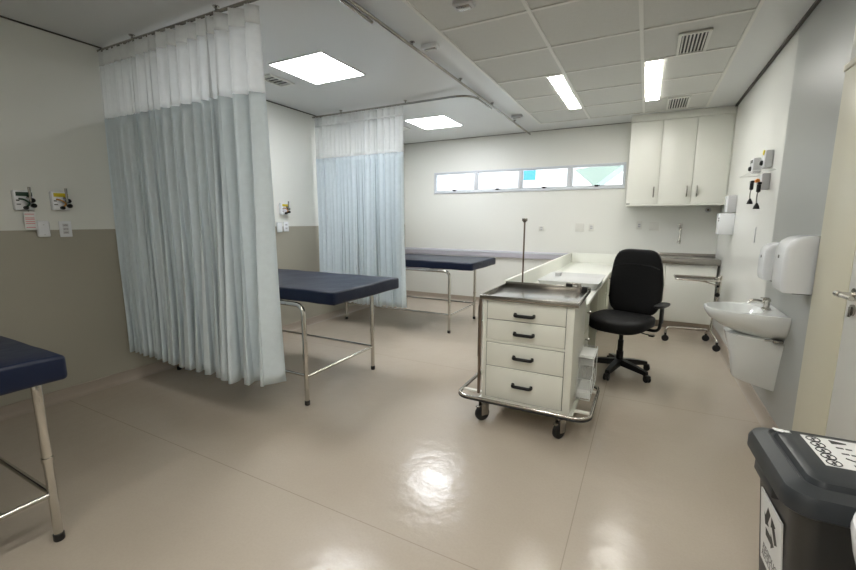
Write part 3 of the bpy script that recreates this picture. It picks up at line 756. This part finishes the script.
# ------------------------------------------------------------------ wash basin
def dshape(a, w, z, cx=XR-.0006, cy=3.40, e=2.4, n=40, back=.0):
    out = []
    for k in range(n+1):
        th = -PI/2+PI*k/n
        c, s = math.cos(th), math.sin(th)
        out.append((cx-back-a*abs(c)**(2/e), cy+w*math.copysign(abs(s)**(2/e), s), z))
    return out
t = thing('wash_basin', 'white ceramic wall-hung wash basin on the right wall under the towel dispensers', 'basin', (0, 0, -.028))
A, W = .417, .245
b = NB()
outer = [dshape(A*.30, W*.45, .625, e=2), dshape(A*.52, W*.66, .64, e=2), dshape(A*.74, W*.84, .675, e=2.1), dshape(A*.92, W*.96, .725, e=2.2), dshape(A*.985, W, .765), dshape(A, W*1.01, .785), dshape(A*.992, W, .797), dshape(A*.97, W*.98, .80)]
loft(b, outer, True, False)
# inner bowl: closed ovals
def oval(cx, cy, a, w, z, n=40, e=2.2):
    out = []
    for k in range(n+1):
        th = -PI/2+PI*k/n*1.0
        out.append((0, 0, 0))
    out = []
    m = n+1
    for k in range(m):
        th = -PI/2-.001+2*PI*k/m; c, s = math.cos(th), math.sin(th)
        out.append((cx-a*math.copysign(abs(c)**(2/e), c), cy+w*math.copysign(abs(s)**(2/e), s), z))
    return out
bowl = [oval(XR-.245, 3.40, .158, .195, .799), oval(XR-.245, 3.40, .150, .186, .79), oval(XR-.243, 3.40, .135, .165, .75), oval(XR-.24, 3.40, .10, .12, .70), oval(XR-.24, 3.40, .03, .03, .682)]
# deck: ring of faces between the outer rim and the bowl edge
oR = [b.verts.new(p) for p in dshape(A*.97, W*.98, .80)]
def ang(p, c): return math.atan2(p[1]-c[1], -(p[0]-c[0]))
cB = (XR-.245, 3.40)
# resample the outer rim by angle so that it matches the bowl ring
def outer_pt(th):
    dx, dy = -math.cos(th), math.sin(th); lo, hi = 0, 1.0
    def inside(q):
        x, y = cB[0]+dx*q, cB[1]+dy*q
        X = (XR-.004-x)/(A*.97); Y = abs(y-3.40)/(W*.98)
        return X >= 0 and X**2.4+Y**2.4 <= 1
    for _ in range(40):
        m = (lo+hi)/2
        if inside(m): lo = m
        else: hi = m
    return (cB[0]+dx*lo, cB[1]+dy*lo, .80)
for v in oR: b.verts.remove(v)
ringO = []
N2 = 41*1
for k in range(41):
    p = bowl[0][k]; ringO.append(outer_pt(math.atan2(p[1]-cB[1], -(p[0]-cB[0]))))
loft(b, [ringO]+bowl, False, True)
obj('bowl', b, M['ceramic'], t)
b = NB(); lathe(b, [(.0, .684), (.022, .684), (.024, .686), (.012, .688), (0, .686)], (XR-.24, 3.40, 0), 20); obj('drain', b, M['chrome'], t)
b = NB(); tx, ty = XR-.075, 3.40
lathe(b, [(.026, .80), (.026, .808), (.018, .815), (.018, .850), (.022, .856), (.022, .868), (.015, .876), (0, .878)], (tx, ty, 0), 20)
tube(b, fillet([(tx, ty, .838), (tx-.05, ty, .858), (tx-.085, ty, .854), (tx-.095, ty, .835)], .03), .010, 12); fa = obj('faucet', b, M['chrome'], t)
b = NB(); box(b, tx-.035, tx+.012, ty-.01, ty+.01, .872, .881, .004); obj('faucet_lever', b, M['chrome'], fa)
b = NB()
def sloped(a, w, z, k, e): return [(x, y, z+k*(XR-x)) for x, y, _ in dshape(a, w, z, e=e)]
loft(b, [sloped(.215, .090, .275, .24, 3.2), sloped(.222, .096, .283, .24, 3.2), sloped(.245, .135, .46, .1, 3), dshape(.285, .185, .638, e=2.6)])
obj('pedestal', b, M['ceramic'], t)
b = NB(); box(b, XR-.06, XR-.012, 3.19, 3.245, .625, .645, .003); tube(b, [(XR-.10, 3.22, .635), (XR-.03, 3.22, .635)], .006, 8); obj('wall_bracket', b, M['steel'], t)

# ------------------------------------------------------------------ dispensers
def dispenser(y0, y1, z0, z1, dep, label, name, cat, slot=True):
    t = thing(name, label, cat, (XR-.0008, (y0+y1)/2, z0)); w = (y1-y0)/2; h = z1-z0
    b = NB(); loops = []
    prof = [(0, dep*.90), (.012, dep*.96), (h*.2, dep), (h*.55, dep), (h*.78, dep*.97), (h*.90, dep*.86), (h*.965, dep*.68), (h*.993, dep*.50), (h, dep*.40)]
    for z, d in prof:
        q = 1-(.0 if z < h*.9 else .04*(z-h*.9)/(h*.1)); ww = w*q; r = min(.03, d*.4)
        loops.append([(-d+(0 if x > -d/2 else 0)+0, 0, 0) for x in ()] or [(x, y, z) for x, y, _ in rrect(-d, 0, -ww, ww, 0, r, 5)])
    loft(b, loops); c = obj('cover', b, M['plastic_w'], t)
    b = NB(); lathe(b, [(.010, 0), (.010, -.003), (0, -.004)], (-dep+.001, 0, h*.62), 16, 'x'); obj('lock', b, M['inkgrey'], t)
    b = NB(); box(b, -dep*.55, -.008, -w*.55, w*.55, -.010, -.0005, .002); obj('outlet', b, M['ink'], t)
    return t
dispenser(2.84, 3.05, .965, 1.272, .148, 'large white rounded paper towel dispenser above the basin, nearer the door', 'paper_towel_dispenser', 'dispenser')
dispenser(3.36, 3.53, .97, 1.212, .125, 'smaller white soap dispenser behind the large towel dispenser', 'soap_dispenser', 'dispenser')
t = thing('wall_box', 'upper grey-white box on the right wall near the wall cupboard', 'dispenser', (XR-.0008, 5.44, 1.44))
obj('housing', box(NB(), -.075, 0, -.09, .09, 0, .175, .005), M['plastic_g'], t); obj('lid', box(NB(), -.080, -.074, -.086, .086, .004, .171, .002), M['plastic_w'], t)
t = thing('wall_box', 'lower grey-white box with two black keys, hung under the upper box by the cupboard', 'dispenser', (XR-.0008, 5.45, 1.205))
obj('housing', box(NB(), -.135, 0, -.10, .10, 0, .225, .010), M['plastic_w'], t)
obj('keys', box(box(NB(), -.14, -.134, -.095, -.07, .165, .18, .002), -.14, -.134, -.095, -.07, .14, .155, .002), M['black'], t)
t = thing('wall_strip', 'thin grey strip on the white right wall below the hanging cords', 'strip', (XR-.0008, 4.35, 1.17))
obj('strip', box(NB(), -.006, 0, -.008, .008, 0, .13, .002), M['plastic_g'], t)

# monitor holder with cords on the right wall
def wbox(y0, y1, z0, z1, d, name, label, screen=None):
    t = thing(name, label, 'medical device', (XR-.0008, (y0+y1)/2, z0)); w = (y1-y0)/2; h = z1-z0
    obj('housing', box(NB(), -d, 0, -w, w, 0, h, .005), M['plastic_g'], t)
    obj('front_face', box(NB(), -d-.004, -d+.001, -w*.9, w*.9, h*.06, h*.94, .002), M['plastic_w'], t)
    return t
t = wbox(4.075, 4.20, 1.755, 1.885, .048, 'wall_device', 'larger grey wall box with yellow-green tag, right one of the pair above the cords')
b = NB(); lathe(b, [(.022, 0), (.018, -.008), (0, -.012)], (-.05, -.02, .115), 16, 'x'); obj('yellow_tag', b, M['yellow'], t)
b = NB(); lathe(b, [(.02, 0), (.02, -.012), (.012, -.02), (0, -.02)], (-.05, .0, .04), 16, 'x'); obj('knob', b, M['black'], t)
t = wbox(4.44, 4.56, 1.75, 1.875, .055, 'wall_device', 'smaller grey wall box with black print, left one of the pair above the cords')
b = NB(); box(b, -.062, -.058, -.04, .04, .085, .11, .001); lathe(b, [(.02, 0), (.02, -.012), (.012, -.02), (0, -.02)], (-.058, .0, .04), 16, 'x'); obj('black_dial', b, M['black'], t)
t = wbox(4.09, 4.17, 1.59, 1.715, .05, 'wall_device', 'narrow grey wall box under the yellow-tagged one, behind the cords')
t = thing('acrylic_shelf', 'thin clear wall shelf under the pair of wall boxes', 'shelf', (XR-.0008, 4.30, 1.725))
obj('shelf_plate', box(NB(), -.13, 0, -.34, .20, -.002, .003), M['clear'], t, False)
b = NB(); tube(b, [(-.13, -.34, .0), (-.13, .20, .0)], .0025, 6); tube(b, [(-.13, -.34, .0), (0, -.34, 0)], .0025, 6); tube(b, [(-.13, .2, .0), (0, .2, 0)], .0025, 6); obj('shelf_edge', b, M['clearedge'], t)
def cord(y, x, z0, z1, bend, label):
    t = thing('wall_probe', label, 'cord', (XR-x, y, z0)); L = z1-z0
    b = NB(); tube(b, fillet([(0, 0, L), (0, bend*.3, L*.8), (0, bend, L*.45), (0, 0, L*.12)], .03), .0045, 8); obj('cable', b, M['inkgrey'], t)
    b = NB(); lathe(b, [(0, 0), (.022, .0), (.018, .02), (.006, .045), (0, .045)], (0, 0, 0), 16); obj('plug', b, M['black'], t)
    b = NB(); lathe(b, [(.0, L-.06), (.014, L-.05), (.014, L), (.0, L+.01)], (0, 0, 0), 14); box(b, -.012, .012, -.03, .03, L, L+.02, .004); obj('holder_clip', b, M['black'], t)
    return t
cord(4.36, .064, 1.49, 1.66, .03, 'short black-ended cord hanging from the clear shelf, left one')
probe = cord(3.99, .084, 1.44, 1.62, .03, 'longer black-ended cord hanging from the clear shelf, right one')
b = NB(); lathe(b, [(0, -.02), (.014, -.018), (.018, 0), (.014, .018), (0, .02)], (0, .07, .215), 16, 'y'); obj('orange_cap', b, M['orange'], probe)

# ------------------------------------------------------------------ waste bin
t = thing('waste_bin', 'dark grey lidded waste bin with white recycling stickers beside the door', 'bin', (.358, 1.222, 0), math.radians(3.0))
LW, LD, LZ = .43, .40, .672; DZ = .036
def body_loop(k, z): return rrect(.025+k, LW-.025-k, .025+k, LD-.03-k, z, .05)
b = NB(); loft(b, [body_loop(.055, .02), body_loop(.05, .03), body_loop(.03, .28), body_loop(.006, .615), body_loop(.0, .63), body_loop(-.004, .66)]); obj('bin_body', b, M['binbody'], t)
b = NB()
loft(b, [rrect(.008, LW-.008, .008, LD-.008, .632, .055), rrect(.0, LW, 0, LD, .640, .06), rrect(.0, LW, 0, LD, .672, .06), rrect(.008, LW-.008, .008, LD-.008, .688, .055), rrect(.045, LW-.045, .045, LD-.03, .698, .04),
         rrect(.05, LW-.05, .05, LD-.035, .692, .04), rrect(.056, LW-.056, .056, LD-.04, .692, .04), rrect(.062, LW-.062, .062, LD-.045, .706, .035), rrect(.075, LW-.075, .075, LD-.055, .712, .03)])
lid = obj('bin_lid', b, M['bin'], t)
b = NB(); box(b, .004, .03, .12, .28, .598, .636, .008); obj('handle_grip', b, M['bin'], t)
# stickers on the lid
b = NB(); x0, y0 = .118, .150; SW, SD = .20, .175; z = .7122
box(b, x0, x0+SW, y0, y0+SD, z-.003, z+.0006); st = obj('lid_sticker', b, M['label'], t, False)
b = NB()
for k in range(5):
    cy = y0+.02+k*(SD-.04)/4; cx = x0+.024
    tube(b, [(cx+.0155*math.cos(a*PI/8), cy+.0155*math.sin(a*PI/8), z+.0008) for a in range(16)], .0018, 4, closed=True)
    box(b, cx-.003, cx+.003, cy-.009, cy+.009, z, z+.0012); tube(b, [(cx-.011, cy-.011, z+.001), (cx+.011, cy+.011, z+.001)], .0014, 4)
    if k == 0: box(b, x0+.066, x0+.092, cy-.008, cy+.008, z, z+.0012)
    elif k == 4:
        loft(b, [[(x0+.062, cy-.012, z), (x0+.062, cy+.012, z), (x0+.098, cy+.003, z), (x0+.098, cy-.003, z)], [(x0+.062, cy-.012, z+.0012), (x0+.062, cy+.012, z+.0012), (x0+.098, cy+.003, z+.0012), (x0+.098, cy-.003, z+.0012)]])
    elif k == 1: tube(b, [(x0+.062, cy+.006, z+.001), (x0+.075, cy-.004, z+.001), (x0+.095, cy-.006, z+.001)], .0022, 4)
    else: box(b, x0+.064, x0+.080, cy-.003, cy+.004, z, z+.0012); box(b, x0+.084, x0+.098, cy-.004, cy+.003, z, z+.0012)
obj('pictograms', b, M['ink'], st, False)
b = NB()
for k in range(3): box(b, x0+.125+k*.012, x0+.128+k*.012, y0+.03, y0+SD-.03-k*.02, z, z+.001)
box(b, x0+.175, x0+.185, y0+.02, y0+SD-.02, z, z+.001)
obj('printed_lines', b, M['inkgrey'], st, False)
# emblem: small pale paw-like cloud mark in the back corner of the lid
b = NB(); ex, ey = .066, .330
for dx, dy, r in ((0, 0, .010), (.010, .003, .008), (-.005, .006, .007), (.018, -.003, .006), (.006, -.005, .007)): lathe(b, [(r, .7118), (r, .7130), (0, .7131)], (ex+dx, ey+dy, 0), 14)
loft(b, [[(ex+.018, ey-.008, .7118), (ex+.032, ey-.008, .7118), (ex+.027, ey, .7118), (ex+.032, ey+.006, .7118), (ex+.018, ey+.006, .7118)], [(ex+.018, ey-.008, .7130), (ex+.032, ey-.008, .7130), (ex+.027, ey, .7130), (ex+.032, ey+.006, .7130), (ex+.018, ey+.006, .7130)]])
obj('emblem', b, M['label'], lid, False)
# side sticker with the three-arrow recycling mark (on the face towards -x)
def sx_at(z): return .025+.055-(z-.02)/(.60-.02)*.055 if z < .28 else .025+.03-(z-.28)/(.60-.28)*.03
sp = bpy.data.objects.new('side_sticker', bpy.data.meshes.new('side_sticker'))
bb = NB(); SY0, SY1, SZ0, SZ1 = .10, .275, .315, .545
xa, xb = sx_at(SZ0)-.0015, sx_at(SZ1)-.0015
loft(bb, [[(xa, SY0, SZ0), (xa, SY1, SZ0), (xb, SY1, SZ1), (xb, SY0, SZ1)], [(xa+.004, SY0, SZ0), (xa+.004, SY1, SZ0), (xb+.004, SY1, SZ1), (xb+.004, SY0, SZ1)]])
st2 = obj('side_sticker', bb, M['label'], t, False)
def P(u, v):  # u to the right as seen from -x (towards -y), v up
    y = (SY0+SY1)/2-u; z = (SZ0+SZ1)/2+v; x = xa+(xb-xa)*(z-SZ0)/(SZ1-SZ0)-.0006; return Vector((x, y, z))
bb = NB(); cv = .036; Rr = .056
tri = [(Rr*math.cos(PI/2+2*PI*k/3), cv+Rr*math.sin(PI/2+2*PI*k/3)) for k in range(3)]
def strip(pts, wd):
    for (a, c) in zip(pts, pts[1:]):
        d = Vector((c[0]-a[0], c[1]-a[1])); d.normalize(); n = Vector((-d.y, d.x))*wd
        q = [P(a[0]+n.x, a[1]+n.y), P(a[0]-n.x, a[1]-n.y), P(c[0]-n.x, c[1]-n.y), P(c[0]+n.x, c[1]+n.y)]
        bb.faces.new([bb.verts.new(v) for v in q])
for k in range(3):
    a, c = Vector(tri[k]), Vector(tri[(k+1) % 3]); cen = Vector((0, cv))
    pass
    d = (c-a).normalized(); n = Vector((-d.y, d.x)); Lh = (c-a).length
    q = a+d*Lh*.10-n*.004; h = a+d*Lh*.56-n*.004
    strip([tuple(q), tuple(h)], .0125)
    bb.faces.new([bb.verts.new(P(*v)) for v in (tuple(h+n*.024), tuple(h-n*.024), tuple(h+d*.028))])
obj('recycling_mark', bb, M['ink'], st2, False)
tl = math.atan2(xa-xb, SZ1-SZ0)
for s, v, sz in (('RESÍDUO', -.058, .030), ('RECICLÁVEL', -.084, .025), ):
    p = P(0, v); text('printed_words', s, sz, (p.x-.0006, p.y, p.z), (PI/2+0, 0, -PI/2), M['inkgrey'], st2)

# white domed bin at the right edge, in front of the dark bin
t = thing('white_bin', 'white round bin with bulging lid, cut off by the right edge', 'bin', (.545, .97, 0))
b = NB(); lathe(b, [(.0, .002), (.105, .002), (.11, .01), (.118, .35), (.125, .62), (.122, .63), (0, .63)], (0, 0, 0), 40); obj('bin_body', b, M['plastic_w'], t)
b = NB(); lathe(b, [(.118, .631), (.128, .64), (.150, .72), (.158, .765), (.156, .78), (.140, .792), (.08, .803), (0, .806)], (0, 0, 0), 48); obj('bin_lid', b, M['plastic_w'], t)

# ------------------------------------------------------------------ outside the window
struct('exterior_ground', box(NB(), -9, 6, YB+.4, YB+9, -.3, -.1), M['facade'])
b = NB(); box(b, -2.42, -2.13, YB+2.5, YB+2.56, 2.19, 2.62, .005); o = obj('sign_board', b, M['bluepanel']); tag(o, 'light blue board outside, seen through the third window pane', 'board')
b = NB(); yy = YB+2.5
loft(b, [[(-1.36, yy, 2.36), (-.42, yy, 2.45), (-.98, yy, 2.02)], [(-1.36, yy+.9, 2.36), (-.42, yy+.9, 2.45), (-.98, yy+.9, 2.02)]])
o = obj('hanging_canopy', b, M['canopy'], None, False); tag(o, 'pale translucent triangular awning outside, seen through the rightmost pane', 'awning')

# ------------------------------------------------------------------ groups of look-alikes
GROUPS = {'examination_bed': 'navy examination beds', 'privacy_curtain': 'privacy curtains between the beds', 'curtain_track': 'ceiling curtain tracks',
          'panel_light': 'square ceiling panels', 'strip_light': 'strip lights in the tiled ceiling', 'ceiling_vent': 'ceiling vents and grilles',
          'ceiling_fitting': 'small ceiling box fittings', 'medical_gas_outlet': 'medical gas outlets on the left wall', 'wall_socket': 'wall sockets and plates',
          'wall_call_box': 'white rounded boxes on the left wall', 'wall_box': 'boxes on the right wall by the cupboard', 'wall_device': 'grey devices on the right wall',
          'wall_probe': 'cords hanging on the right wall'}
for o in list(scene.objects):
    k = o.name.split('.')[0]
    if o.parent is None and k in GROUPS: o['group'] = GROUPS[k]

# ------------------------------------------------------------------ world, camera, view
w = bpy.data.worlds.new('w'); scene.world = w; w.use_nodes = True
nt = w.node_tree; bg = nt.nodes['Background']
tcw = nt.nodes.new('ShaderNodeTexCoord'); nzw = nt.nodes.new('ShaderNodeTexNoise'); nzw.inputs['Scale'].default_value = 2
mxw = nt.nodes.new('ShaderNodeMix'); mxw.data_type = 'RGBA'; mxw.inputs[6].default_value = (.80, .93, 1, 1); mxw.inputs[7].default_value = (.95, .99, 1, 1)
nt.links.new(tcw.outputs['Generated'], nzw.inputs['Vector']); nt.links.new(nzw.outputs['Fac'], mxw.inputs[0]); nt.links.new(mxw.outputs[2], bg.inputs['Color'])
bg.inputs['Strength'].default_value = 1.3

cam = bpy.data.cameras.new('camera'); co = bpy.data.objects.new('camera', cam); col.objects.link(co)
cam.sensor_fit = 'HORIZONTAL'; cam.sensor_width = 36; cam.lens = 412/856*36; cam.clip_start = .02; cam.clip_end = 60
yaw, pit, roll = math.radians(27.65), math.radians(8.93), math.radians(.13)
F = Vector((-math.sin(yaw)*math.cos(pit), math.cos(yaw)*math.cos(pit), -math.sin(pit)))
R0 = Vector((math.cos(yaw), math.sin(yaw), 0)); U0 = R0.cross(F)
Rv = R0*math.cos(roll)+U0*math.sin(roll); Uv = -R0*math.sin(roll)+U0*math.cos(roll)
mw = Matrix((Rv, Uv, -F)).transposed().to_4x4(); mw.translation = (0, 0, 1.35); co.matrix_world = mw
scene.camera = co
vs = scene.view_settings; vs.view_transform = 'Standard'; vs.look = 'None'; vs.gamma = 1; vs.use_curve_mapping = False; vs.exposure = 1.25
scene.cycles.max_bounces = 10; scene.cycles.diffuse_bounces = 5; scene.cycles.transparent_max_bounces = 16
scene.cycles.caustics_reflective = False; scene.cycles.caustics_refractive = False
scene.cycles.sample_clamp_indirect = 4
scene.cycles.use_denoising = True
